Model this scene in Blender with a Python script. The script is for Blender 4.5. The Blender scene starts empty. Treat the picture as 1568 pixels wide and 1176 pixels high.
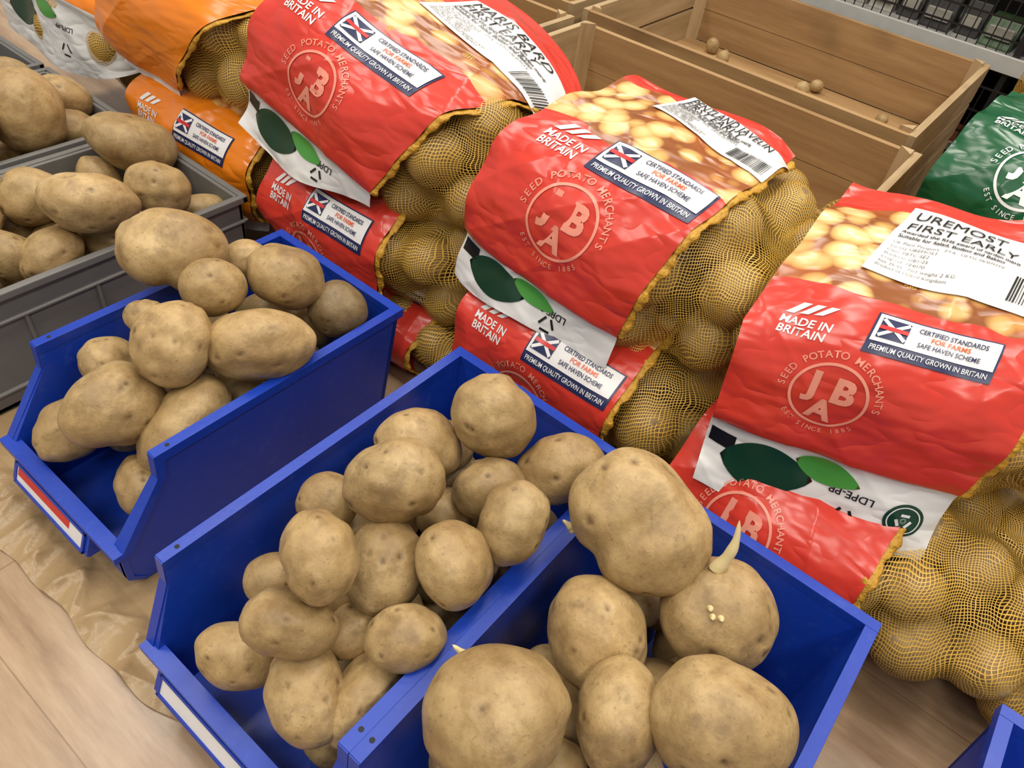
import bpy, bmesh, math, random
import numpy as np
from mathutils import Vector, Matrix, Euler
S=0.55            # layout unit -> metres
scene=bpy.context.scene
COL=bpy.context.collection
# ------------------------------------------------------------------ materials
def srgb(r,g,b):
    f=lambda c:(c/255/12.92) if c/255<=.04045 else ((c/255+.055)/1.055)**2.4
    return (f(r),f(g),f(b),1)
class NT:
    def __init__(s,name):
        s.m=bpy.data.materials.new(name); s.m.use_nodes=True; s.t=s.m.node_tree
        s.t.nodes.clear(); s.out=s.n('ShaderNodeOutputMaterial')
    def n(s,k,**kw):
        x=s.t.nodes.new(k)
        for a,b in kw.items(): setattr(x,a,b)
        return x
    def l(s,a,b): s.t.links.new(a,b)
    def math(s,op,a,b=None,c=None):
        x=s.n('ShaderNodeMath',operation=op)
        for i,v in enumerate((a,b,c)):
            if v is None: continue
            if isinstance(v,(int,float)): x.inputs[i].default_value=v
            else: s.l(v,x.inputs[i])
        return x.outputs[0]
    def mix(s,fac,a,b,mode='MIX'):
        x=s.n('ShaderNodeMix',data_type='RGBA',blend_type=mode)
        for i,v in ((0,fac),(6,a),(7,b)):
            if isinstance(v,(int,float)): x.inputs[i].default_value=v
            elif isinstance(v,tuple): x.inputs[i].default_value=v
            else: s.l(v,x.inputs[i])
        return x.outputs[2]
    def noise(s,vec,scale,detail=3,rough=.5):
        x=s.n('ShaderNodeTexNoise'); x.inputs['Scale'].default_value=scale
        x.inputs['Detail'].default_value=detail; x.inputs['Roughness'].default_value=rough
        if vec is not None: s.l(vec,x.inputs['Vector'])
        return x.outputs[0]
    def ramp(s,fac,stops):
        x=s.n('ShaderNodeValToRGB'); e=x.color_ramp.elements
        while len(e)<len(stops): e.new(.5)
        for i,(p,c) in enumerate(stops): e[i].position=p; e[i].color=c
        s.l(fac,x.inputs[0]); return x.outputs[0]
    def bsdf(s,col,rough=.5,bump=None,bstr=.3,bdist=.002,**kw):
        b=s.n('ShaderNodeBsdfPrincipled')
        if isinstance(col,tuple): b.inputs['Base Color'].default_value=col
        else: s.l(col,b.inputs['Base Color'])
        if isinstance(rough,(int,float)): b.inputs['Roughness'].default_value=rough
        else: s.l(rough,b.inputs['Roughness'])
        for k,v in kw.items(): b.inputs[k.replace('_',' ')].default_value=v
        if bump is not None:
            bp=s.n('ShaderNodeBump'); bp.inputs['Strength'].default_value=bstr
            bp.inputs['Distance'].default_value=bdist; s.l(bump,bp.inputs['Height'])
            s.l(bp.outputs[0],b.inputs['Normal'])
        return b
    def done(s,b): s.l(b.outputs[0],s.out.inputs[0]); return s.m
    def obj(s): return s.n('ShaderNodeTexCoord').outputs['Object']
    def attr(s,n): return s.n('ShaderNodeAttribute',attribute_name=n)
def plain(name,col,rough=.5,nscale=40,bstr=.05,**kw):
    t=NT(name); o=t.obj(); no=t.noise(o,nscale,3)
    c=t.mix(no,tuple(x*.88 for x in col[:3])+(1,),tuple(min(1,x*1.1) for x in col[:3])+(1,))
    return t.done(t.bsdf(c,rough,no,bstr,.001,**kw))
def sc3(c,m): return tuple(x*m for x in c[:3])+(1,)
def mat_potato(name,mul=1.0):
    t=NT(name); o=t.obj()
    big=t.noise(o,16,5,.65); fine=t.noise(o,75,6,.65); sp=t.noise(o,260,3,.6); bl=t.noise(o,26,5,.65)
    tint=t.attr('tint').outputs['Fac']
    c=t.ramp(big,[(.28,sc3(srgb(136,109,70),mul)),(.5,sc3(srgb(168,141,96),mul)),(.70,sc3(srgb(192,166,120),mul))])
    c2=t.mix(t.math('MULTIPLY',t.ramp(fine,[(.36,(1,1,1,1)),(.56,(0,0,0,1))]),.38),c,sc3(srgb(118,92,56),mul))
    blem=t.ramp(bl,[(.56,(0,0,0,1)),(.66,(1,1,1,1))])
    c2=t.mix(t.math('MULTIPLY',blem,.42),c2,sc3(srgb(108,86,60),mul))
    spk=t.ramp(sp,[(.62,(0,0,0,1)),(.68,(1,1,1,1))])
    c3=t.mix(t.math('MULTIPLY',spk,.35),c2,sc3(srgb(96,72,44),mul))
    c4=t.mix(t.math('MULTIPLY',t.attr('eye').outputs['Fac'],.9),c3,sc3(srgb(80,56,32),mul))
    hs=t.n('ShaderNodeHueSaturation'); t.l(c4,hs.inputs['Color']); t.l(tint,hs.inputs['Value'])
    h=t.math('ADD',fine,t.math('MULTIPLY',sp,.35))
    return t.done(t.bsdf(hs.outputs[0],.46,h,.32,.003,Specular_IOR_Level=.42))
M={}
M['potato']=mat_potato('potato_skin')
M['bagpot']=mat_potato('bagged_potato_skin',.85)
M['sprout']=plain('sprout_flesh',srgb(212,194,146),.5)
def mat_blue():
    t=NT('blue_plastic'); o=t.obj(); a=t.noise(o,6,4); b=t.noise(o,220,2); d=t.noise(o,60,6,.7)
    c=t.mix(a,srgb(10,42,144),srgb(20,68,186))
    c=t.mix(t.math('MULTIPLY',t.ramp(d,[(.55,(0,0,0,1)),(.75,(1,1,1,1))]),.3),c,srgb(70,100,180))
    r=t.math('ADD',t.math('MULTIPLY',a,.2),.26)
    return t.done(t.bsdf(c,r,b,.12,.001))
M['blue']=mat_blue()
M['grey']=plain('grey_crate_plastic',srgb(108,107,105),.5,60)
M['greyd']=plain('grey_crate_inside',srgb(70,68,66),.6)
M['hole']=plain('dark_hole',srgb(20,20,26),.7)
def mat_wood(name,c1,c2,axis=0):
    t=NT(name); o=t.obj(); mp=t.n('ShaderNodeMapping'); t.l(o,mp.inputs[0])
    sc=[26,26,26]; sc[axis]=2.2; mp.inputs['Scale'].default_value=sc
    w=t.noise(mp.outputs[0],1.6,6,.65); k=t.noise(o,7,2)
    c=t.ramp(w,[(.3,c1),(.7,c2)])
    c=t.mix(t.math('MULTIPLY',t.ramp(k,[(.62,(0,0,0,1)),(.75,(1,1,1,1))]),.4),c,tuple(x*.45 for x in c1[:3])+(1,))
    return t.done(t.bsdf(c,.6,w,.25,.002))
M['woodx']=mat_wood('crate_pine_long',srgb(140,106,66),srgb(174,140,96),0)
M['woody']=mat_wood('crate_pine_end',srgb(152,126,90),srgb(188,162,124),1)
M['woodz']=mat_wood('crate_pine_post',srgb(156,128,90),srgb(194,168,130),2)
def mat_floor():
    t=NT('oak_laminate'); o=t.obj(); mp=t.n('ShaderNodeMapping'); t.l(o,mp.inputs[0])
    mp.inputs['Scale'].default_value=(3,22,3)
    w=t.noise(mp.outputs[0],1.6,9,.7)
    c=t.ramp(w,[(.3,srgb(126,98,72)),(.5,srgb(160,132,104)),(.72,srgb(182,156,128))])
    br=t.n('ShaderNodeTexBrick'); t.l(o,br.inputs['Vector']); br.inputs['Scale'].default_value=1
    br.inputs['Brick Width'].default_value=1.2; br.inputs['Row Height'].default_value=.19
    br.inputs['Mortar Size'].default_value=.0008
    br.inputs['Color1'].default_value=(1,1,1,1); br.inputs['Color2'].default_value=(.93,.93,.93,1); br.inputs['Mortar'].default_value=(.65,.6,.55,1)
    c=t.mix(1.0,c,br.outputs[0],'MULTIPLY')
    return t.done(t.bsdf(c,.28,w,.08,.001,Specular_IOR_Level=.7))
M['floor']=mat_floor()
def mat_kraft():
    t=NT('kraft_paper'); o=t.obj(); a=t.noise(o,14,5,.6)
    c=t.mix(a,srgb(140,114,80),srgb(176,149,110))
    return t.done(t.bsdf(c,.33,t.noise(o,16,5,.6),.55,.007))
M['kraft']=mat_kraft()
def mat_net(col,name,w=.15,cell=.0078):
    t=NT(name); uv=t.n('ShaderNodeUVMap').outputs[0]
    nz=t.n('ShaderNodeTexNoise'); nz.inputs['Scale'].default_value=9; t.l(uv,nz.inputs['Vector'])
    mx=t.n('ShaderNodeVectorMath',operation='SCALE'); t.l(nz.outputs['Color'],mx.inputs[0]); mx.inputs['Scale'].default_value=.06
    ad=t.n('ShaderNodeVectorMath',operation='ADD'); t.l(uv,ad.inputs[0]); t.l(mx.outputs[0],ad.inputs[1])
    sp=t.n('ShaderNodeSeparateXYZ'); t.l(ad.outputs[0],sp.inputs[0])
    u,v=sp.outputs[0],sp.outputs[1]
    wn=t.math('ADD',t.math('MULTIPLY',t.noise(uv,6,2),w*1.6),w*.2)
    def line(a,b):
        q=t.math('ADD',t.math('MULTIPLY',u,a/cell),t.math('MULTIPLY',v,b/cell))
        fr=t.math('ABSOLUTE',t.math('SUBTRACT',t.math('FRACT',q),.5))
        return t.math('GREATER_THAN',t.math('ADD',fr,wn),.5)
    cov=t.math('MAXIMUM',line(.9,.35),line(-.35,.9))
    n2=t.noise(uv,300,2)
    c=t.mix(n2,tuple(x*.8 for x in col[:3])+(1,),col)
    b=t.bsdf(c,.4,n2,.4,.001)
    tr=t.n('ShaderNodeBsdfTransparent'); ms=t.n('ShaderNodeMixShader')
    t.l(cov,ms.inputs[0]); t.l(tr.outputs[0],ms.inputs[1]); t.l(b.outputs[0],ms.inputs[2])
    t.l(ms.outputs[0],t.out.inputs[0]); return t.m
M['net']=mat_net(srgb(226,180,78),'yellow_netting',.118,.0056)
def mat_cord():
    t=NT('gathered_netting'); o=t.obj(); a=t.noise(o,160,3)
    return t.done(t.bsdf(t.mix(a,srgb(158,110,28),srgb(224,172,56)),.5,a,1,.004))
M['cord']=mat_cord()
def mat_label(name,main,red,photo,flapc=srgb(224,224,224)):
    t=NT(name); uv=t.n('ShaderNodeUVMap').outputs[0]
    sp=t.n('ShaderNodeSeparateXYZ'); t.l(uv,sp.inputs[0]); u,v=sp.outputs[0],sp.outputs[1]
    wv=t.noise(uv,7,1); v2=t.math('ADD',v,t.math('MULTIPLY',t.math('SUBTRACT',wv,.5),.10))
    vo=t.n('ShaderNodeTexVoronoi',feature='SMOOTH_F1'); vo.inputs['Scale'].default_value=22; vo.inputs['Smoothness'].default_value=.08; vo.inputs['Randomness'].default_value=.85; t.l(uv,vo.inputs['Vector'])
    ph=t.ramp(vo.outputs['Distance'],[(0,srgb(240,218,164)),(.34,srgb(230,200,138)),(.54,srgb(206,158,90)),(.66,srgb(140,80,38))])
    hue=t.mix(t.math('MULTIPLY',t.ramp(t.noise(uv,5,1),[(.45,(0,0,0,1)),(.6,(1,1,1,1))]),.25),ph,srgb(216,112,56))
    m=t.mix(t.noise(uv,4,2),tuple(x*.9 for x in main[:3])+(1,),main)
    inph=t.math('MULTIPLY',t.math('GREATER_THAN',v2,red),t.math('LESS_THAN',v2,red+photo))
    c=t.mix(inph,m,hue)
    c=t.mix(t.math('LESS_THAN',v,0.0),c,flapc)
    mp=t.n('ShaderNodeMapping'); t.l(uv,mp.inputs[0]); mp.inputs['Rotation'].default_value=(0,0,.9); mp.inputs['Scale'].default_value=(1,2.2,1)
    bn=t.noise(mp.outputs[0],6.5,2,.5)
    rg=t.math('ABSOLUTE',t.math('SUBTRACT',bn,.5))
    return t.done(t.bsdf(c,.25,rg,.5,.022,Specular_IOR_Level=.5))
RED=srgb(210,60,47); ORG=srgb(230,128,24); GRN=srgb(8,84,50)
def flat(name,c,r=.3): return plain(name,c,r,30,.02)
M['d_white']=flat('print_white',srgb(224,224,226)); M['d_navy']=flat('print_navy',srgb(28,38,82))
M['d_pink']=flat('print_pale_red',srgb(234,150,130)); M['d_black']=flat('print_black',srgb(22,22,24))
M['d_gdark']=flat('print_dark_green',srgb(14,58,40)); M['d_gl']=flat('print_leaf_green',srgb(72,150,62))
M['d_orange']=flat('print_orange',srgb(226,96,40)); M['d_grey']=flat('print_grey',srgb(90,90,92))
M['d_red']=flat('print_red',srgb(196,36,40))
M['wall']=plain('shop_wall',srgb(200,198,190),.8); M['ceil']=plain('ceiling_tile',srgb(222,220,214),.9)
M['blackm']=plain('black_metal',srgb(34,33,34),.4); M['whitem']=plain('white_metal',srgb(190,190,186),.35)
# ------------------------------------------------------------------ mesh helpers
def empty(name,loc=(0,0,0),rot=(0,0,0)):
    e=bpy.data.objects.new(name,None); e.location=Vector(loc)*S; e.rotation_euler=rot; e.empty_display_size=.05
    COL.objects.link(e); return e
def npmesh(name,V,F,mats,midx=None,smooth=True,parent=None,uv=None,attrs=None,scale=S):
    V=np.asarray(V,dtype=np.float32)*scale; F=np.asarray(F,dtype=np.int32); k=F.shape[1]; m=len(F)
    me=bpy.data.meshes.new(name); me.vertices.add(len(V)); me.vertices.foreach_set('co',V.ravel())
    me.loops.add(m*k); me.loops.foreach_set('vertex_index',F.ravel()); me.polygons.add(m)
    me.polygons.foreach_set('loop_start',np.arange(m,dtype=np.int32)*k)
    me.update(calc_edges=True)
    me.polygons.foreach_set('use_smooth',np.full(m,smooth,dtype=bool))
    for q in mats: me.materials.append(q)
    if midx is not None: me.polygons.foreach_set('material_index',np.asarray(midx,dtype=np.int32))
    if uv is not None:
        l=me.uv_layers.new(name='UVMap'); l.data.foreach_set('uv',np.asarray(uv,dtype=np.float32)[F.ravel()].ravel())
    for a,val in (attrs or {}).items():
        at=me.attributes.new(a,'FLOAT','POINT'); at.data.foreach_set('value',np.asarray(val,dtype=np.float32))
    me.update()
    ob=bpy.data.objects.new(name,me); COL.objects.link(ob)
    if parent: ob.parent=parent
    return ob
class Poly:
    """collects solid pieces into one mesh"""
    def __init__(s): s.v=[]; s.f=[]; s.m=[]
    def prism(s,pts,off,mi=0):
        n=len(pts); b=len(s.v); off=Vector(off)
        s.v+= [tuple(Vector(p)) for p in pts]+[tuple(Vector(p)+off) for p in pts]
        s.f.append(list(range(b,b+n))); s.f.append(list(range(b+2*n-1,b+n-1,-1)))
        for i in range(n): j=(i+1)%n; s.f.append([b+j,b+i,b+n+i,b+n+j])
        s.m+=[mi]*(n+2)
    def box(s,a,b,mi=0):
        x0,y0,z0=a;x1,y1,z1=b
        s.prism([(x0,y0,z0),(x1,y0,z0),(x1,y1,z0),(x0,y1,z0)],(0,0,z1-z0),mi)
    def obj(s,name,mats,parent=None,bevel=0,smooth=False):
        me=bpy.data.meshes.new(name); me.from_pydata([tuple(c*S for c in v) for v in s.v],[],s.f)
        for q in mats: me.materials.append(q)
        me.polygons.foreach_set('material_index',s.m)
        bm=bmesh.new(); bm.from_mesh(me); bmesh.ops.recalc_face_normals(bm,faces=bm.faces); bm.to_mesh(me); bm.free()
        ob=bpy.data.objects.new(name,me); COL.objects.link(ob)
        if parent: ob.parent=parent
        if bevel:
            md=ob.modifiers.new('b','BEVEL'); md.width=bevel*S; md.segments=3; md.limit_method='ANGLE'; md.angle_limit=.6
            md.harden_normals=False
        return ob
ICO={}
def ico(n):
    if n not in ICO:
        bm=bmesh.new(); bmesh.ops.create_icosphere(bm,subdivisions=n,radius=1)
        V=np.array([v.co[:] for v in bm.verts]); F=np.array([[v.index for v in f.verts] for f in bm.faces]); bm.free()
        V/=np.linalg.norm(V,axis=1)[:,None]; ICO[n]=(V,F)
    return ICO[n]
def potato(sub,c,rad,R,rng,eyes=8,lump=.045,waist=0,wpos=.1):
    V,F=ico(sub); r=np.ones(len(V))
    for k in range(5):
        d=rng.normal(size=3); d/=np.linalg.norm(d); r+=lump*rng.uniform(.4,1)*np.sin(rng.uniform(1.3,3.4)*(V@d)+rng.uniform(0,6.28))
    for k in range(7):
        d=rng.normal(size=3); d/=np.linalg.norm(d); r+=.008*np.sin(rng.uniform(6,13)*(V@d)+rng.uniform(0,6.28))
    eye=np.zeros(len(V))
    for k in range(eyes):
        e=rng.normal(size=3); e/=np.linalg.norm(e); q=1-V@e; s=rng.uniform(.5,1.25)
        r-=.062*s*np.exp(-q/.0035); r+=.033*s*np.exp(-q/.022)
        t=np.cross(e,rng.normal(size=3)); t/=np.linalg.norm(t)
        a=(V@t); eye=np.maximum(eye,s*np.exp(-q/.0020)*1.0+ .55*np.exp(-(np.abs(q-.014)/.0025))*(a>0.03)*.45)
    if waist: r-=waist*np.exp(-((V[:,0]-wpos)/.22)**2)*(.6+.4*V[:,1])
    P=(V*r[:,None]*np.array(rad))@R.T+np.array(c)
    return P,F,np.clip(eye,0,1)
class Pile:
    def __init__(s): s.V=[];s.F=[];s.e=[];s.t=[];s.n=0
    def add(s,P,F,e,tint):
        s.V.append(P); s.F.append(F+s.n); s.e.append(e); s.t.append(np.full(len(P),tint)); s.n+=len(P)
    def obj(s,name,mat,parent=None):
        return npmesh(name,np.concatenate(s.V),np.concatenate(s.F),[mat],parent=parent,attrs={'eye':np.concatenate(s.e),'tint':np.concatenate(s.t)})
# ------------------------------------------------------------------ loose potatoes
TAB='''1 -1191 586 417 98 75 -127 20 49 .16
1 -1057 584 413 62 53 -128 15 50
1 -1157 721 360 49 43 -125 4 55
1 -1017 716 400 79 66 -127 11 46
1 -930 772 332 58 58 -129 1 49
1 -931 574 354 104 66 -132 -4 62
1 -1000 454 390 84 66 32 -140 -68 .08
1 -1103 467 380 40 36 -129 10 59
1 -1154 397 280 52 45 -132 12 60
1 -1027 348 288 90 71 -135 -15 86
1 -1138 292 182 68 56 -135 -8 85
1 -936 409 256 101 63 -143 -25 96 .08
1 -940 311 170 61 51 -173 40 -7
2 -480 708 420 72 65 -149 33 -8
2 -556 620 360 72 57 -140 11 28
2 -493 499 420 76 67 -143 6 37
2 -345 738 370 70 57 -141 -13 41
2 -413 635 350 59 53 -142 -6 40
2 -328 577 400 59 55 13 -146 -83
2 -346 469 384 63 56 -164 28 -22
2 -589 445 330 48 46 -144 4 47
2 -473 332 428 66 53 -178 33 -31 .07
2 -438 426 326 72 60 6 -149 -56
2 -474 267 342 70 45 -154 13 36 .08
2 -545 222 200 63 50 -162 21 20
2 -410 243 250 72 57 180 24 -30
2 -336 365 335 57 48 -154 4 34
2 -350 295 235 76 48 12 -160 -72
2 -429 346 260 44 39 -153 3 44
2 -459 582 280 49 44 -145 -3 42
2 -570 325 270 45 42 -149 8 48
3 -181 682 440 105 86 -148 22 -16 .17
3 -25 676 367 90 88 -150 -19 32
3 -138 547 345 78 68 -155 17 -17
3 43 517 420 82 75 -152 -11 15
3 -166 350 380 91 81 -163 -15 66
3 -50 461 351 68 52 -9 -156 -63
3 -148 484 234 58 72 -157 -10 38
3 -142 664 270 52 41 -150 -14 35
3 -83 397 249 44 44 -162 -10 38
3 -12 490 190 54 50 -161 -16 36
4 -1755 831 330 107 70 -119 20 54
4 -1534 761 340 69 62 -120 6 60
4 -1530 594 368 96 64 -121 16 59
4 -1697 555 318 71 68 -120 9 67
4 -1545 639 250 78 57 -123 -9 74
4 -1530 494 270 72 58 -129 -31 95
4 -1595 431 267 48 70 43 -137 -69
4 -1545 866 230 62 39 -122 -4 63
4 -1711 415 302 71 71 -121 12 69
4 -1746 504 229 61 45 -122 11 67
5 -2022 709 347 95 89 -157 63 7
5 -2148 863 300 75 57 -117 26 56
5 -2036 817 260 63 53 -116 6 65
5 -2069 657 232 68 37 -117 8 68
5 -2296 790 320 72 50 -113 6 69
5 -2003 553 353 78 78 -115 9 71'''
BIN={1:(-1.235,-.86,.25,.87),2:(-.69,-.29,.17,.87),3:(-.28,.10,.17,.87),4:(-1.88,-1.45,.15,.95),5:(-2.36,-1.91,.15,.95)}
rows=[[float(q) for q in l.split()] for l in TAB.split('\n')]
PILE={}
for g in BIN:
    rng=np.random.default_rng(g*7+2); pl=Pile(); placed=[]
    for r in rows:
        if int(r[0])!=g: continue
        c=np.array(r[1:4])/1000; a,b=r[4]/1000,r[5]/1000
        R=np.array(Euler([math.radians(x) for x in r[6:9]]).to_matrix())
        tint=rng.uniform(.86,1.1)
        if (g,r[1])==(1,-930.0): tint=.5
        P,F,e=potato(5,c,(a,b,(a+b)/2*.93),R,rng,12 if a>.05 else 6,.057,r[9] if len(r)>9 else 0)
        pl.add(P,F,e,tint); placed.append((c,(a+b)/2))
    x0,x1,y0,y1=BIN[g]
    for z in (.07,.13,.19,.24):
        for k in range(260):
            rr=rng.uniform(.05,.065); c=np.array([rng.uniform(x0+rr+.03,x1-rr-.03),rng.uniform(y0+rr+.05,y1-rr-.04),z+rng.uniform(-.01,.02)])
            if c[2]+rr>.13+.9*(c[1]-y0) : continue
            if all(np.linalg.norm(c-p)>.86*(rr+q) for p,q in placed):
                R=np.array(Euler(rng.uniform(0,6,3)).to_matrix()); P,F,e=potato(4,c,(rr*1.15,rr*.95,rr*.9),R,rng,6)
                pl.add(P,F,e,rng.uniform(.82,1.05)); placed.append((c,rr))
    PILE[g]=pl.obj('potato_pile',M['potato'])
def sprout(base,tip,r,g=3):
    b=Vector(base);d=Vector(tip)-b; n=12; V=[];F=[]
    q=d.to_track_quat('Z','Y')
    for i in range(n+1):
        t=i/n; rad=r*(1-t)**.7*(1+.08*math.sin(t*16))+.0006; bend=Vector((.10*d.length*math.sin(t*3),0,0))
        for k in range(10):
            a=k/10*6.283; V.append(b+q@Vector((math.cos(a)*rad,math.sin(a)*rad,t*d.length))+bend)
    for i in range(n):
        for k in range(10): F.append([i*10+k,i*10+(k+1)%10,(i+1)*10+(k+1)%10,(i+1)*10+k])
    return npmesh('sprout',[v[:] for v in V],F,[M['sprout']],parent=PILE[g])
sprout((-.056,.690,.440),(-.064,.716,.522),.0105)
sprout((-.245,.39,.36),(-.268,.38,.385),.009)
sprout((-.105,.485,.33),(-.060,.535,.340),.011)
sprout((-.258,.64,.385),(-.274,.628,.405),.008)
sprout((.118,.52,.40),(.130,.515,.415),.009)
for dx,dy in ((0,0),(.010,.004),(-.008,.006)):
    sprout((-.025+dx,.628+dy,.428+dy*.7),(-.024+dx*1.1,.618+dy*1.2,.4355+dy*.6),.004)
# ------------------------------------------------------------------ blue picking bins
def blue_bin(x0,x1,y0=.158,label=None,yb=.87,H=.32,fo=.055):
    p=empty('blue_storage_bin',((x0+x1)/2,(y0+yb)/2,0)); cx,cy=(x0+x1)/2,(y0+yb)/2
    pl=Poly(); t=.012; zl=.145; z0=.008; fl=.022; zk=.045
    def side(sx):
        xo=x0 if sx<0 else x1; xi=xo+(fl if sx<0 else -fl)
        prof=[(y0+.03,z0),(yb-.03,z0),(yb,H),(y0+fo+.003,H),(y0+fo-.003,H-.05),(y0,zl),(y0,zk)]
        pts=[]
        for y,z in prof:
            f=(z-z0)/(H-z0); pts.append((xi+(xo-xi)*f-cx,y-cy,z))
        pl.prism(pts,(t if sx<0 else -t,0,0))
        w=.014
        xa,xb=(xo-.006,xo+w) if sx<0 else (xo-w,xo+.006)
        pl.box((xa-cx,y0+fo+.001-cy,H-.016),(xb-cx,yb-.0145-cy,H+.004))
        A=[(y0-.004,zl-.004),(y0+fo-.005,H-.049),(y0+fo-.001,H+.0025),(y0+fo+.019,H+.001),(y0+fo+.011,H-.053),(y0+.016,zl-.008)]
        pl.prism([(xa-cx+.0006,y-cy,z) for y,z in A],(xb-xa-.0012,0,0))
        hx=(xa+xb)/2-cx; hy=y0+fo+.03-cy
        pl.prism([(hx+.004*math.cos(a*.785),hy+.004*math.sin(a*.785),H+.0038) for a in range(8)],(0,0,.0008),1)
    side(-1); side(1)
    pl.prism([(x0+fl-cx,yb-.03-cy,z0),(x1-fl-cx,yb-.03-cy,z0),(x1-cx,yb-cy,H),(x0-cx,yb-cy,H)],(0,-t,0))
    pl.box((x0-.006-cx,yb-.014-cy,H-.016),(x1+.006-cx,yb+.006-cy,H+.004))
    pl.box((x0+fl-cx,y0+.03-cy,z0),(x1-fl-cx,yb-.03-cy,z0+t))
    pl.prism([(x0+.010-cx,y0-cy,zl),(x1-.010-cx,y0-cy,zl),(x1-.016-cx,y0-cy,zk),(x0+.016-cx,y0-cy,zk)],(0,t,0))
    pl.prism([(x0+.016-cx,y0-cy,zk),(x1-.016-cx,y0-cy,zk),(x1-fl-cx,y0+.03-cy,z0),(x0+fl-cx,y0+.03-cy,z0)],(0,t,0))
    pl.box((x0-.004-cx,y0-.014-cy,zl-.012),(x1+.004-cx,y0+.014-cy,zl+.0045))
    a,b=x0+.05-cx,x1-.09-cx; fy=y0-cy
    tp,bt=(-.012,zl-.014),(-.030,.088)
    pl.prism([(a-.01,fy+tp[0],tp[1]),(a-.01,fy+bt[0],bt[1]),(a-.01,fy+bt[0]+.006,bt[1]-.006),(a-.01,fy+.002,bt[1]-.006),(a-.01,fy+.002,tp[1])],(b-a+.02,0,0))
    sl_=Vector((0,tp[0]-bt[0],tp[1]-bt[1])).normalized(); nn=Vector((0,-sl_.z,sl_.y))
    def hp(s,o): return (fy+bt[0]+(tp[0]-bt[0])*s+nn.y*o, bt[1]+(tp[1]-bt[1])*s+nn.z*o)
    def strip_(xa,xb,s0,s1,o,poly,mi=0):
        y0_,z0_=hp(s0,0); y1_,z1_=hp(s1,0)
        poly.prism([(xa,y0_,z0_),(xb,y0_,z0_),(xb,y1_,z1_),(xa,y1_,z1_)],(0,nn.y*o,nn.z*o),mi)
    strip_(a,b,0,.14,.004,pl); strip_(a,b,.88,1,.004,pl); strip_(a,a+.006,0,1,.004,pl); strip_(b-.006,b,0,1,.004,pl)
    pl.obj('bin_shell',[M['blue'],M['hole']],p,.003)
    q=Poly(); strip_(a+.006,b-.006,.14,.88,.0015,q,0)
    if label: strip_(a+.010,b-.05,.45,.80,.0022,q,1)
    q.obj('bin_label',[M['d_white'],M['d_red']],p)
    return p
blue_bin(-1.235,-.86,.213,True,fo=.10)
blue_bin(-.69,-.29)
blue_bin(-.278,.172)
blue_bin(.365,.76)
# ------------------------------------------------------------------ grey crates
def grey_crate(x0,x1,y0,y1,H=.29):
    p=empty('grey_plastic_crate',((x0+x1)/2,(y0+y1)/2,0)); cx,cy=(x0+x1)/2,(y0+y1)/2
    q=Poly(); t=.012
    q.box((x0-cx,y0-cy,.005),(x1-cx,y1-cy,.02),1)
    for (a,b,c,d) in ((x0,y0,x0+t,y1),(x1-t,y0,x1,y1),(x0,y0,x1,y0+t),(x0,y1-t,x1,y1)):
        q.box((a-cx,b-cy,.005),(c-cx,d-cy,H))
    w=.012
    for z0,z1,e in ((H-.014,H+.004,w),(H-.07,H-.062,.008),(.05,.058,.008)):
        for (a,b,c,d) in ((x0-e,y0-e,x0+.004,y1+e),(x1-.004,y0-e,x1+e,y1+e),(x0-e,y0-e,x1+e,y0+.004),(x0-e,y1-.004,x1+e,y1+e)):
            q.box((a-cx,b-cy,z0),(c-cx,d-cy,z1+(.0006 if c-a>d-b else 0)))
    n=5
    for i in range(n):
        y=y0+(i+.5)*(y1-y0)/n
        q.box((x1-.002-cx,y-.004-cy,.05),(x1+.007-cx,y+.004-cy,H-.066)); q.box((x0-.007-cx,y-.004-cy,.05),(x0+.002-cx,y+.004-cy,H-.066))
    q.obj('crate_shell',[M['grey'],M['greyd']],p,.003)
grey_crate(-1.88,-1.455,.15,.92); grey_crate(-2.35,-1.925,.15,.92); grey_crate(-2.83,-2.40,.15,.92)
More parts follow.
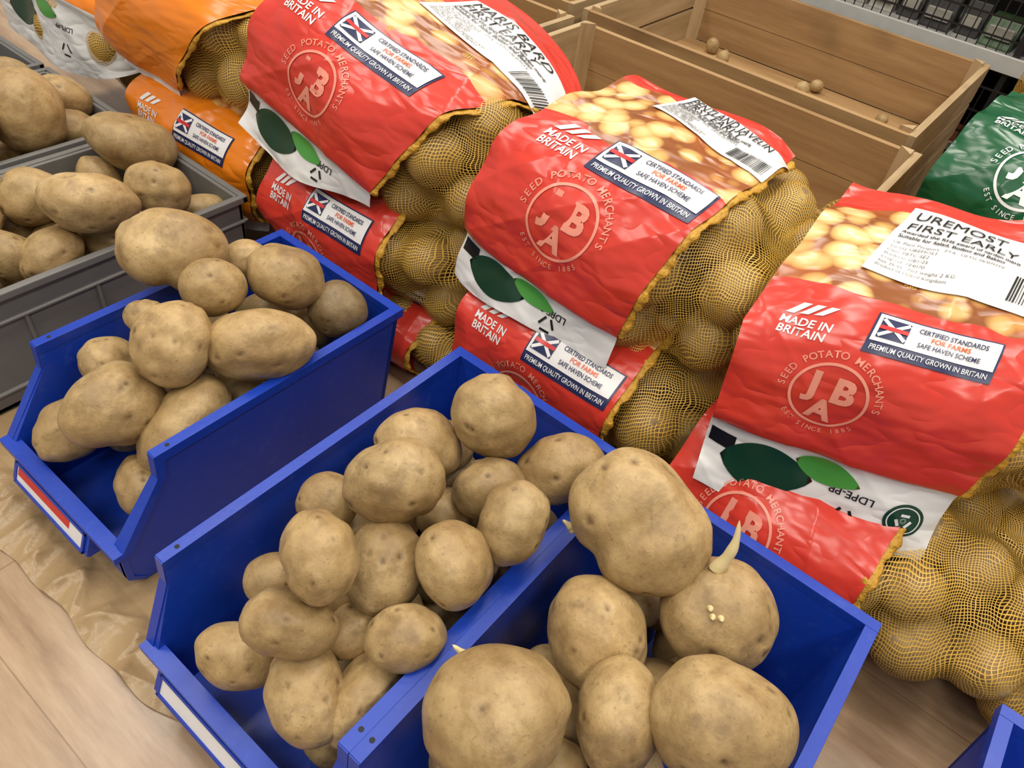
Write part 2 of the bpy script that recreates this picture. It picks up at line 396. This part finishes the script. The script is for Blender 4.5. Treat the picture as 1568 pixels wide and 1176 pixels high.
# ------------------------------------------------------------------ wooden crates
def wood_crate(x0,x1,y0,y1,z0,z1,fill=0,seed=1):
    p=empty('wooden_crate',((x0+x1)/2,(y0+y1)/2,z0)); cx,cy=(x0+x1)/2,(y0+y1)/2; h=z1-z0; t=.02
    q=Poly()
    for (a,b) in ((y0,y0+t),(y1-t,y1)):
        q.box((x0-cx,a-cy,.012),(x1-cx,b-cy,h*.5-.0015),0); q.box((x0-cx,a-cy,h*.5+.0005),(x1-cx,b-cy,h),0)
    for (a,b) in ((x0-.02,x0),(x1,x1+.02)):
        q.box((a-cx,y0-cy,.01),(b-cx,y1-cy,h*.48),1); q.box((a-cx,y0-cy,h*.52),(b-cx,y1-cy,h+.002),1)
    for sx in (x0,x1):
        for sy in (y0+t,y1-t):
            dx=.035 if sx==x0 else -.035; dy=.035 if sy==y0+t else -.035
            q.prism([(sx-cx,sy-cy,.0),(sx+dx-cx,sy-cy,.0),(sx-cx,sy+dy-cy,.0)],(0,0,h+.012),2)
    nb=4
    for i in range(nb):
        a=y0+t+(y1-y0-2*t)*i/nb; b=a+(y1-y0-2*t)/nb-.006
        q.box((x0-cx,a-cy,.0),(x1-cx,b-cy,.012),0)
    for sx in (x0+.018,x1-.018):
        for zz in (.25,.75):
            for (yy,dd) in ((y0,-.0012),(y1-t,-.0012)):
                q.prism([(sx-cx+.004*math.cos(a*1.047),yy-cy,h*zz+.004*math.sin(a*1.047)) for a in range(6)],(0,dd,0),3)
    q.obj('crate_boards',[M['woodx'],M['woody'],M['woodz'],M['blackm']],p,.0025)
    if fill:
        rng=np.random.default_rng(seed); pl=Pile(); pts=[]
        for k in range(fill*12):
            rr=rng.uniform(.022,.034); c=np.array([rng.uniform(x0+.06,x1-.06)-cx,rng.uniform(y0+.06,y1-.06)-cy,.014+rr])
            if len(pts)>=fill or not all(np.linalg.norm(c-a)>rr*2 for a in pts): continue
            pts.append(c); P,F,e=potato(3,c,(rr*1.2,rr,rr),np.array(Euler(rng.uniform(0,6,3)).to_matrix()),rng,4); pl.add(P,F,e,1.0)
        pl.obj('loose_seed_potatoes',M['potato'],p)
YC=1.60
wood_crate(-1.29,-.255,YC,2.12,0,.25); wood_crate(-1.29,-.255,YC,2.12,.265,.52,6,3)
wood_crate(-1.36,-.30,2.21,3.04,0,.25); wood_crate(-1.36,-.30,2.21,3.04,.265,.52,13,5)
wood_crate(-2.42,-1.37,YC,2.12,0,.25); wood_crate(-2.42,-1.37,YC,2.12,.265,.52,14,6)
wood_crate(-2.50,-1.44,2.21,3.04,0,.25); wood_crate(-2.50,-1.44,2.21,3.04,.265,.52,30,7)
# ------------------------------------------------------------------ text helper
TX={}
def text2d(s,size,bold=0.0,align='CENTER'):
    key=(s,bold,align)
    if key not in TX:
        c=bpy.data.curves.new('t','FONT'); c.body=s; c.size=1; c.resolution_u=3; c.align_x=align; c.align_y='CENTER'; c.offset=bold
        o=bpy.data.objects.new('t',c); COL.objects.link(o); dg=bpy.context.evaluated_depsgraph_get()
        me=bpy.data.meshes.new_from_object(o.evaluated_get(dg)); bm=bmesh.new(); bm.from_mesh(me); bmesh.ops.triangulate(bm,faces=bm.faces)
        V=np.array([v.co[:2] for v in bm.verts]).reshape(-1,2); F=np.array([[v.index for v in f.verts] for f in bm.faces]).reshape(-1,3)
        bm.free(); bpy.data.meshes.remove(me); bpy.data.objects.remove(o); bpy.data.curves.remove(c); TX[key]=(V,F)
    V,F=TX[key]; return V*size,F
def rot2(V,a): c,s=math.cos(a),math.sin(a); return V@np.array([[c,s],[-s,c]])
class Decal:
    def __init__(s): s.V=[];s.F=[];s.m=[];s.o=[];s.n=0;s.names=[];s.org=None;s.k=1
    def add(s,V,F,mat,off):
        if mat not in s.names: s.names.append(mat)
        if len(F)==0: return
        V=np.asarray(V,float)
        if s.org is not None: V=(V-s.org)*s.k+s.org
        s.V.append(V); s.F.append(np.asarray(F)+s.n); s.m.append(np.full(len(F),s.names.index(mat))); s.o.append(np.full(len(V),off)); s.n+=len(V)
    def quad(s,pts,mat,off,n=10):
        p=np.array(pts,float); g=np.linspace(0,1,n+1); V=[]
        for b in g:
            for a in g: V.append((1-a)*(1-b)*p[0]+a*(1-b)*p[1]+a*b*p[2]+(1-a)*b*p[3])
        F=[]
        for j in range(n):
            for i in range(n):
                k=j*(n+1)+i; F+= [[k,k+1,k+n+2],[k,k+n+2,k+n+1]]
        s.add(np.array(V),F,mat,off)
    def rect(s,cx,cy,w,h,ang,mat,off,n=10):
        P=rot2(np.array([[-w/2,-h/2],[w/2,-h/2],[w/2,h/2],[-w/2,h/2]]),ang)+np.array([cx,cy]); s.quad(P,mat,off,n)
    def ring(s,cx,cy,r0,r1,mat,off,a0=0,a1=6.2832,n=48,sy=1):
        V=[];F=[]; m=3
        for i in range(n+1):
            a=a0+(a1-a0)*i/n
            for j in range(m+1):
                r=r0+(r1-r0)*j/m; V.append((cx+r*math.cos(a),cy+sy*r*math.sin(a)))
        for i in range(n):
            for j in range(m):
                k=i*(m+1)+j; F+=[[k,k+1,k+m+2],[k,k+m+2,k+m+1]]
        s.add(np.array(V),F,mat,off)
    def leaf(s,cx,cy,L,W,ang,mat,off):
        V=[];F=[];n=16;m=6
        for i in range(n+1):
            t=i/n; w=W*math.sin(math.pi*t)**.7*(1-.3*t)
            for j in range(m+1): V.append((-L/2+L*t,-w+2*w*j/m))
        for i in range(n):
            for j in range(m):
                k=i*(m+1)+j; F+=[[k,k+1,k+m+2],[k,k+m+2,k+m+1]]
        s.add(rot2(np.array(V),ang)+np.array([cx,cy]),F,mat,off)
    def text(s,st,cx,cy,size,mat,off,ang=0,bold=0.0,align='CENTER',sx=1):
        V,F=text2d(st,size,bold,align); V=V*np.array([sx,1]); s.add(rot2(V,ang)+np.array([cx,cy]),F,mat,off)
    def arc(s,st,cx,cy,r,size,mat,off,a_mid,step,inward=False):
        n=len(st)
        for i,ch in enumerate(st):
            a=a_mid+(-(i-(n-1)/2)*step if not inward else (i-(n-1)/2)*step)
            if ch==' ': continue
            s.text(ch,cx+r*math.cos(a),cy+r*math.sin(a),size,mat,off,(a-math.pi/2) if not inward else (a+math.pi/2),.01)
# ------------------------------------------------------------------ seed potato net bags
LM={}
def net_bag(c,r,yaw=0,pitch=0,roll=0,kind='red',x1=.38,flap=.1,ftap=.0,fout=.14,red=.37,photo=.12,phi0=-28,title='PENTLAND JAVELIN',seed=1,label=True,over=.62,stk=(.62,.36,.30,.17,-.06),rp=.062,x0=-.95,cyb=.165,slant=.0,sl=0,hang=True,cxa=.46,ps=1,mxa=.22,lxa=.67,emb=True,logo=True,tsz=.031,name='seed_potato_bag'):
    rng=np.random.default_rng(seed); rx,ry,rz=r; N=2.5; PX=2.8
    p=empty(name,c,(math.radians(roll),math.radians(pitch),math.radians(yaw)))
    prof=lambda cy,cz:(np.abs(cy/ry)**N+np.abs(cz/rz)**N)**(-1/N)
    sc=lambda x:np.maximum(1-np.abs(np.clip(x/rx,-1,1))**PX,0)**(1/PX)
    pts=[]
    for k in range(2600):
        x=rng.uniform(-.95,.95)*rx; th=rng.uniform(0,2*np.pi); q=rp*rng.uniform(.85,1.15)
        rr=prof(math.cos(th),math.sin(th))*sc(x)-q*1.03
        if rr<.0: continue
        if abs(x)+q>rx: continue
        cc=np.array([x,rr*math.cos(th),rr*math.sin(th)])
        if all(np.linalg.norm(cc-a)>.88*(q+b) for a,b in pts): pts.append((cc,q))
    pl=Pile()
    for cc,q in pts:
        P,F,e=potato(4,cc,(q*1.04,q,q*.97),np.array(Euler(rng.uniform(0,6,3)).to_matrix()),rng,6,.025); pl.add(P,F,e,rng.uniform(.85,1.1))
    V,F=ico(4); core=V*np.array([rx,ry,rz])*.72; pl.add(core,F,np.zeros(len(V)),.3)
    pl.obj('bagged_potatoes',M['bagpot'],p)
    nt,nx=150,110
    th=np.linspace(0,2*np.pi,nt,endpoint=False); xs=-rx*1.0*np.cos(np.linspace(0,np.pi,nx))
    TH,X=np.meshgrid(th,xs,indexing='ij'); dy,dz=np.cos(TH),np.sin(TH)
    base=prof(dy,dz)*sc(X)*.86; hit=base.copy()
    for cc,q in pts:
        q=q*1.07; dot=cc[1]*dy+cc[2]*dz; d2=(cc[0]-X)**2+cc[1]**2+cc[2]**2-dot**2; ok=(d2<q*q)
        hit=np.where(ok,np.maximum(hit,dot+np.sqrt(np.maximum(q*q-d2,0))),hit)
    rr=hit.copy()
    for it in range(5):
        sm=rr.copy(); sm[:,1:-1]=(np.roll(rr,1,0)+np.roll(rr,-1,0))[:,1:-1]*.25+(rr[:,2:]+rr[:,:-2])*.25
        rr=np.maximum(sm,hit) if it<4 else sm*.5+np.maximum(sm,hit)*.5
    rr=rr+.0015+.004*np.maximum(0,np.sin(TH*9+X*14+seed))**4+.003*np.maximum(0,np.sin(TH*15-X*20+seed*2))**6
    V=np.stack([X,rr*dy,rr*dz],-1).reshape(-1,3); ii,jj=np.meshgrid(np.arange(nt+0),np.arange(nx-1),indexing='ij')
    V=np.concatenate([V,V.reshape(nt,nx,3)[0]]); UV=np.stack([TH*(ry+rz)/2,X*1.25],-1).reshape(-1,2)
    UV=np.concatenate([UV,np.stack([np.full(nx,2*np.pi*(ry+rz)/2),xs*1.25],-1)])
    F=np.stack([ii*nx+jj,(ii+1)*nx+jj,(ii+1)*nx+jj+1,ii*nx+jj+1],-1).reshape(-1,4)
    npmesh('netting',V,F,[M['net']],parent=p,uv=UV)
    if not label: return p
    ph=np.radians(np.linspace(-100,250,1400)); 
    pr=prof(np.cos(ph),np.sin(ph)); PY=-pr*np.cos(ph); PZ=pr*np.sin(ph)
    arc=np.concatenate([[0],np.cumsum(np.hypot(np.diff(PY),np.diff(PZ)))]); a0=np.interp(math.radians(phi0),ph,arc); arc-=a0
    if hang:   # lower flap hangs down instead of tucking under
        y0_,z0_=np.interp(0,arc,PY),np.interp(0,arc,PZ); m=arc<0
        PY=np.where(m,y0_+arc*fout,PY); PZ=np.where(m,z0_+arc*math.sqrt(1-fout**2),PZ)
    xl=x0*rx; xr=x1*rx; W=xr-xl; B0=-flap; B1=over
    ws=[(rng.uniform(8,30),rng.uniform(8,30)*rng.choice([-1,1]),rng.uniform(0,6.28),rng.uniform(.0009,.0027)) for _ in range(9)]
    cr=[(rng.uniform(3,11),rng.uniform(3,11)*rng.choice([-1,1]),rng.uniform(0,6.28),rng.uniform(.002,.0042),rng.uniform(.8,2.2)) for _ in range(4)]
    def surf(A,B,off):
        A=np.asarray(A,float);B=np.asarray(B,float)
        a=A/W; x=xl+A+slant*np.clip(B,0,1)*a+sl*np.clip(B-.2,0,1)*(1-a); x=np.minimum(x,rx*.97)
        y=np.interp(B,arc,PY); z=np.interp(B,arc,PZ)
        dyy=np.interp(B+.008,arc,PY)-np.interp(B-.008,arc,PY); dzz=np.interp(B+.008,arc,PZ)-np.interp(B-.008,arc,PZ)
        L=np.hypot(dyy,dzz)+1e-9; ny,nz=-dzz/L,dyy/L
        s=np.where(x<0,1-.10*np.abs(x/rx)**3,sc(x))+.0
        w=sum(q*np.sin(f1*A+f2*B+p0) for f1,f2,p0,q in ws)
        w=w+sum(q*(1-np.abs(np.sin(f1*A+f2*B+p0+.5*np.sin(f3*(A-B)*4))))**4 for f1,f2,p0,q,f3 in cr)
        w=w+.008*np.exp(-a/.08)*np.sin(B*42+seed)+.005*np.exp(-(1-a)/.07)*np.sin(B*50+seed*2)
        w=w+.008*np.exp(-((B-.02)/.03)**2)-.008*(1/(1+np.exp(np.clip((B+.010)/.004,-40,40))))
        w=w+np.where(B<0,.007*np.sin(A*22+seed)*np.clip(-B/.05,0,1),0)
        w=w+.014*np.exp(-(B1-B)/.05)
        w=w+.012+off
        return np.stack([x+.008*np.sin(B*9+seed)*a,y*s+ny*w,z*s+nz*w],-1)
    na,nb=130,240
    ga,gb=np.meshgrid(np.linspace(0,1,na),np.linspace(0,1,nb),indexing='ij')
    A=ga*W; bot=B0*(1-ftap*ga**1.5)+.008*np.sin(ga*7+seed)-.008*(1-ga); top=B1+.02*np.sin(ga*5+seed*1.7)
    B=bot+(top-bot)*gb
    V=surf(A,B,0).reshape(-1,3); UV=np.stack([A,B],-1).reshape(-1,2)
    ii,jj=np.meshgrid(np.arange(na-1),np.arange(nb-1),indexing='ij')
    F=np.stack([ii*nb+jj,(ii+1)*nb+jj,(ii+1)*nb+jj+1,ii*nb+jj+1],-1).reshape(-1,4)
    key=(kind,red,photo)
    if key not in LM: LM[key]=mat_label('printed_label_film',{'red':RED,'orange':ORG,'green':GRN}[kind],red,photo)
    npmesh('label_film',V,F,[LM[key]],parent=p,uv=UV)
    n=160; Bs=np.linspace(0,B1,n); Cn=surf(np.full(n,W+.003),Bs,-.006); V=[];F=[]
    for i in range(n):
        rad=.0045+.0015*math.sin(i*.35+seed)+.0008*math.sin(i*.9)
        for k in range(8):
            a=k/8*6.283; d=Cn[i]/np.linalg.norm(Cn[i][1:]); V.append(Cn[i]+rad*(np.array([2.2,0,0])*math.cos(a)+np.array([0,d[1],d[2]])*math.sin(a)))
    for i in range(n-1):
        for k in range(8): F.append([i*8+k,i*8+(k+1)%8,(i+1)*8+(k+1)%8,(i+1)*8+k])
    npmesh('gathered_net_seam',V,F,[M['cord']],parent=p)
    D=Decal(); pk='d_pink' if kind=='red' else 'd_white'
    cx,cy=cxa*W,cyb; R=.064
    D.org=np.array([cx,cy]); D.k=ps
    D.ring(cx,cy,R-.005,R,pk,.0018)
    D.text('J',cx-.027,cy+.016,.064,pk,.0018,0,.045); D.text('B',cx+.021,cy+.014,.064,pk,.0018,0,.045); D.text('A',cx-.002,cy-.031,.058,pk,.0018,0,.045)
    D.arc('SEED POTATO MERCHANTS',cx,cy,R+.014,.0175,pk,.0018,math.pi/2,.155)
    D.arc('EST SINCE 1885',cx,cy,R+.012,.013,pk,.0018,-math.pi/2,.13,True)
    mx,my=mxa*W,cyb+.120*ps; D.org=np.array([mx,my]); D.k=ps
    D.text('MADE IN',mx,my-.004,.021,'d_white',.0018,0,.02); D.text('BRITAIN',mx,my-.023,.021,'d_white',.0018,0,.02)
    for i in range(3):
        o=-.04+i*.022; D.quad([(mx+o,my+.010+i*.002),(mx+o+.014,my+.010+i*.003),(mx+o+.034,my+.034),(mx+o+.020,my+.034)],'d_white',.0018,3)
    if logo:
        lx,ly=lxa*W,cyb+.130*ps; k_=1.12; w,h=.176*k_,.066*k_; D.org=np.array([lx,ly])
        D.rect(lx,ly,w,h,0,'d_navy',.0018,14); D.rect(lx,ly+.009,w-.007,h-.024,0,'d_white',.0032,14)
        D.rect(lx-.066,ly+.009,.046,.036,0,'d_navy',.0044,4)
        for an in (.62,-.62): D.rect(lx-.066,ly+.009,.052,.006,an,'d_white',.0054,3)
        D.rect(lx-.066,ly+.009,.046,.007,0,'d_red',.0062,3)
        D.text('CERTIFIED STANDARDS',lx+.024,ly+.021,.0122,'d_navy',.0048,0,.015,sx=.82); D.text('FOR FARMS',lx+.024,ly+.009,.012,'d_orange',.0048,0,.015)
        D.text('SAFE HAVEN SCHEME',lx+.024,ly-.004,.0118,'d_navy',.0048,0,.01,sx=.85)
        D.text('PREMIUM QUALITY GROWN IN BRITAIN',lx,ly-.0265,.0125,'d_white',.0036,0,.01,sx=.8)
    D.org=None
    if flap>.05:
        D.leaf(.28*W,-flap*.47,.16,min(.055,flap*.42),.10,'d_gdark',.0018); D.leaf(.52*W,-flap*.24,.11,min(.028,flap*.2),-.12,'d_gl',.0024)
        D.rect(.07*W,-flap*.32,.045,.03,0,'d_black',.0018,3)
        fk=1-ftap*.5
        D.text('LDPE-PP',.64*W,-flap*.40*fk,.02,'d_black',.0018,math.pi,.01)
        for k in range(3):
            a=math.pi/2+k*2.094; 
            q=np.array([(.64*W+.02*fk*math.cos(a+o),-flap*.72*fk+.02*fk*math.sin(a+o)) for o in (.35,1.75)]); m=(q[0]+q[1])/2; d=q[1]-q[0]
            D.rect(m[0],m[1],np.hypot(*d),.005,math.atan2(d[1],d[0]),'d_black',.0018,2)
        if emb:
            er=min(.031,flap*.34)
            D.ring(.86*W,-flap*.5,0,er,'d_gdark',.0018); D.ring(.86*W,-flap*.5,er-.007,er-.005,'d_white',.0026)
            for k in range(3):
                a=math.pi/2+k*2.094; D.rect(.86*W+.010*math.cos(a),-flap*.5+.010*math.sin(a),.014,.005,a+1.57,'d_white',.0028,2)
    if stk:
        su,sv,sw,sh,sa=stk; X0=su*W
        D.rect(X0,sv,sw,sh,sa,'d_white',.0030,26)
        def T(s_,u,v,size,b=0,al='CENTER',sx=1):
            q=rot2(np.array([[u*sw,v*sh]]),sa)[0]; D.text(s_,X0+q[0],sv+q[1],size,'d_black' if b or size>.02 else 'd_grey',.0048,sa,b,al,sx)
        T(title,-.46,.36,tsz,.0,'LEFT',.95 if len(title)<12 else .8); T('FIRST EARLY',-.46,.19,tsz*.9,0,'LEFT')
        T('Awarded the RHS award of garden merit',-.46,.08,.0125,.02,'LEFT',.9); T('Suitable for Salad, Boiling and Baking',-.46,.005,.0125,.02,'LEFT',.9)
        for i,s_ in enumerate(('UK Plant Passport   PTA : UFTG-26/07HYV','Variety UREMOST','Class: PBTC-SE2','Producer GB1/25','Crop ref  184070','Size 35-55   Net weight 2 KG','Product of United Kingdom')):
            T(s_,-.46,-.08-i*.055,.0095,0,'LEFT')
        for i in range(22):
            q=rot2(np.array([[(.16+i*.014)*sw,-.27*sh]]),sa)[0]; D.rect(X0+q[0],sv+q[1],sw*(.003+.007*rng.random()),sh*.30,sa,'d_black',.0048,5)
    VV=np.concatenate(D.V); OO=np.concatenate(D.o)
    P3=surf(VV[:,0],VV[:,1],OO)
    npmesh('label_print',P3,np.concatenate(D.F),[M[k] for k in D.names],np.concatenate(D.m),True,p)
    return p
net_bag((-1.82,1.26,.53),(.33,.27,.19),kind='orange',x1=.0,seed=11,flap=.04,red=.50,photo=.06,stk=None,phi0=-30,slant=.8,cyb=.30)
net_bag((-1.72,1.225,.25),(.33,.26,.155),kind='orange',x1=.62,seed=12,flap=.05,stk=None,cyb=.08,red=.30)
net_bag((-2.45,1.25,.36),(.34,.26,.18),kind='orange',x1=.95,seed=13,flap=.2,stk=None,phi0=25)
net_bag((-1.15,1.27,.54),(.35,.28,.20),pitch=10,x1=.28,seed=14,flap=.12,ftap=.55,fout=.25,emb=False,title='MARIS BARD',photo=.18,red=.32,phi0=-12,stk=(.78,.48,.28,.14,-.05),slant=.42,cyb=.125,ps=1.02,lxa=.62)
net_bag((-1.13,1.21,.27),(.32,.26,.145),x1=.38,seed=15,flap=.05,stk=None,cyb=.08,red=.30)
net_bag((-.98,1.19,.085),(.28,.23,.08),x1=.25,seed=16,flap=.02,stk=None,rp=.05)
net_bag((-.53,1.28,.51),(.30,.28,.20),pitch=4,x1=.38,seed=17,flap=.105,ftap=.35,fout=.34,emb=False,title='PENTLAND JAVELIN',photo=.20,red=.32,phi0=-12,over=.575,stk=(.68,.50,.28,.11,-.12),slant=.08,sl=.25,cyb=.145,cxa=.52,mxa=.27,lxa=.70,ps=1.08)
net_bag((-.50,1.21,.265),(.29,.27,.14),x1=.40,seed=18,flap=.05,stk=None,cyb=.095,red=.33,cxa=.5,ps=1.0,lxa=.72)
net_bag((-.45,1.19,.075),(.28,.24,.07),seed=19,label=False,rp=.05)
net_bag((.0,1.37,.485),(.34,.30,.20),yaw=18,pitch=-4,x1=.22,seed=20,flap=.15,fout=.36,title='UREMOST',photo=.24,red=.285,phi0=-12,over=.61,stk=(.68,.43,.31,.21,-.10),slant=.2,sl=.3,cyb=.12,cxa=.37,mxa=.2,lxa=.62,ps=.86,tsz=.036)
net_bag((.10,1.23,.185),(.36,.29,.165),x1=.12,seed=21,flap=.07,stk=None,cyb=.15,red=.46,phi0=-18,cxa=.42,logo=False)
net_bag((.66,1.24,.15),(.28,.27,.14),seed=22,label=False)
net_bag((.75,1.3,.42),(.27,.28,.13),seed=23,label=False)
net_bag((.17,1.97,.55),(.33,.26,.18),kind='green',x1=.8,seed=24,flap=.05,title='KESTREL',stk=(.45,.50,.22,.12,.05),yaw=-6,red=.62,cyb=.27,cxa=.3,mxa=.14,lxa=.5)
net_bag((.18,2.50,.66),(.33,.26,.18),kind='green',x1=.8,seed=25,flap=.1,stk=None,yaw=6,red=.6,cyb=.25)
net_bag((.14,1.96,.18),(.36,.27,.18),seed=26,label=False)
net_bag((.14,2.50,.24),(.36,.28,.22),seed=27,label=False)
# ------------------------------------------------------------------ kraft paper on floor
def kraft():
    nx,ny=260,140; rng=np.random.default_rng(5)
    gx,gy=np.meshgrid(np.linspace(0,1,nx),np.linspace(0,1,ny),indexing='ij')
    X=-1.62+gx*1.06; Y=.145-.045*np.sin(gx*3.1)**.8+.008*np.sin(gx*13)+.004*np.sin(gx*41)+gy*(.42)
    Z=np.zeros_like(X)
    for k in range(9):
        a=rng.uniform(-.5,.9); fq=rng.uniform(8,34)
        ph=fq*(X*math.cos(a)+Y*math.sin(a))+rng.uniform(0,6)+1.6*np.sin(X*rng.uniform(3,9)+Y*rng.uniform(3,14)+k)
        Z+=(1-np.abs(np.sin(ph)))**2.5*rng.uniform(.3,1)
    Z=(Z-Z.min())/(Z.max()-Z.min())
    lim=np.where(X>-.78,.150,.205)
    Z=Z*.036*np.clip((lim-Y)/.035,0.0,1)*(.25+.75*np.clip((X+1.62)*3,0,1))*np.clip((Y-.08)/.05,.25,1)+.002
    Z=np.where(Y>lim,.0025,Z)
    V=np.stack([X,Y,Z],-1).reshape(-1,3); ii,jj=np.meshgrid(np.arange(nx-1),np.arange(ny-1),indexing='ij')
    npmesh('kraft_paper_sheet',V,np.stack([ii*ny+jj,(ii+1)*ny+jj,(ii+1)*ny+jj+1,ii*ny+jj+1],-1).reshape(-1,4),[M['kraft']])
kraft()
# ------------------------------------------------------------------ room + background display
def slab(name,a,b,mat,bevel=0):
    q=Poly(); q.box(a,b); return q.obj(name,[mat],None,bevel)
slab('floor',(-7,-6,-.05),(8,9,0),M['floor'])
slab('wall_back',(-7,9,0),(8,9.1,5.6),M['wall'])
slab('ceiling',(-7,-6,5.6),(8,9,5.7),M['ceil'])
def shelf_unit():
    p=empty('display_shelf',(0,3.4,0)); q=Poly()
    for z in (.02,.48,.95): q.box((-1.6,-.2,z),(1.2,.35,z+.03),0 if z>.4 else 1); q.box((-1.6,-.215,z-.01),(1.2,-.2,z+.045),0 if z>.4 else 1)
    q.box((-1.6,.35,0),(1.2,.38,1.5),1)
    for x in (-1.6,-.25,1.18): q.box((x,-.2,0),(x+.02,.36,1.5),1)
    q.obj('shelf_frame',[M['whitem'],M['blackm']],p,.002)
    w=Poly()
    for i in range(40): w.box((-1.5+i*.035,-.26,.1),(-1.496+i*.035,-.256,.42),0)
    for z in (.1,.18,.26,.34,.42): w.box((-1.52,-.262,z),(-.1,-.256,z+.006),0)
    w.box((-1.52,-.255,.04),(-.1,.1,.09),0)
    for i in range(40): w.box((-1.5+i*.035,-.18,.52),(-1.496+i*.035,-.176,.68),0)
    for z in (.56,.62,.68): w.box((-1.52,-.182,z),(-.1,-.176,z+.006),0)
    w.obj('wire_basket',[M['blackm']],p)
    pr=Poly(); rng=random.Random(4)
    for z in (.09,.51):
        x=-1.5
        while x<1.1:
            ww=rng.uniform(.07,.12); hh=rng.uniform(.08,.14) if x<-.3 else rng.uniform(.16,.26); y=-.12+rng.uniform(0,.05); k=rng.randrange(5) if x>-.4 else rng.choice((3,5,5))
            pr.prism([(x-.0,y,z),(x+ww,y,z),(x+ww,y+.10,z),(x,y+.10,z)],(0,.04,hh),k)
            pr.box((x+.012,y-.003,z+.03),(x+ww-.012,y+.010,z+.07),3)
            x+=ww+.012
    pr.obj('seed_packets',[plain('packet_purple',srgb(92,74,112),.3),plain('packet_orange',srgb(176,104,70),.3),plain('packet_green',srgb(76,104,66),.3),plain('packet_cream',srgb(170,166,156),.3),plain('packet_red',srgb(150,60,56),.3),plain('packet_dark',srgb(52,50,50),.3)],p,.004)
shelf_unit()
# ------------------------------------------------------------------ lights
def strip(x,y,w,l,e,rot=0):
    p=empty('ceiling_light',(x,y,5.5),(0,0,rot)); q=Poly(); q.box((-w/2-.03,-l/2-.03,0),(w/2+.03,l/2+.03,.08)); q.obj('housing',[M['whitem']],p)
    L=bpy.data.lights.new('lamp','AREA'); L.shape='RECTANGLE'; L.size=w*S; L.size_y=l*S; L.energy=e; L.color=(1,.955,.865)
    o=bpy.data.objects.new('lamp',L); o.location=(0,0,-.02); o.parent=p; COL.objects.link(o)
for x in (-3.4,-.6,2.2): 
    for y in (-2.2,1.4,5.0): strip(x,y,.6,2.6,27.5)
w=bpy.data.worlds.new('world'); scene.world=w; w.use_nodes=True
w.node_tree.nodes['Background'].inputs[0].default_value=(1,.96,.90,1); w.node_tree.nodes['Background'].inputs[1].default_value=.5
# ------------------------------------------------------------------ camera
cam=bpy.data.cameras.new('camera'); cam.sensor_width=36; cam.lens=36*1150/1568; cam.clip_start=.02
co=bpy.data.objects.new('camera',cam); COL.objects.link(co)
R=Matrix(((.7694,-.5080,.3874),(.6278,.4888,-.6057),(.1183,.7092,.6950)))
co.matrix_world=Matrix.Translation((0,0,1.32*S))@R.to_quaternion().to_matrix().to_4x4()
scene.camera=co
scene.view_settings.view_transform='Standard'
scene.view_settings.exposure=0
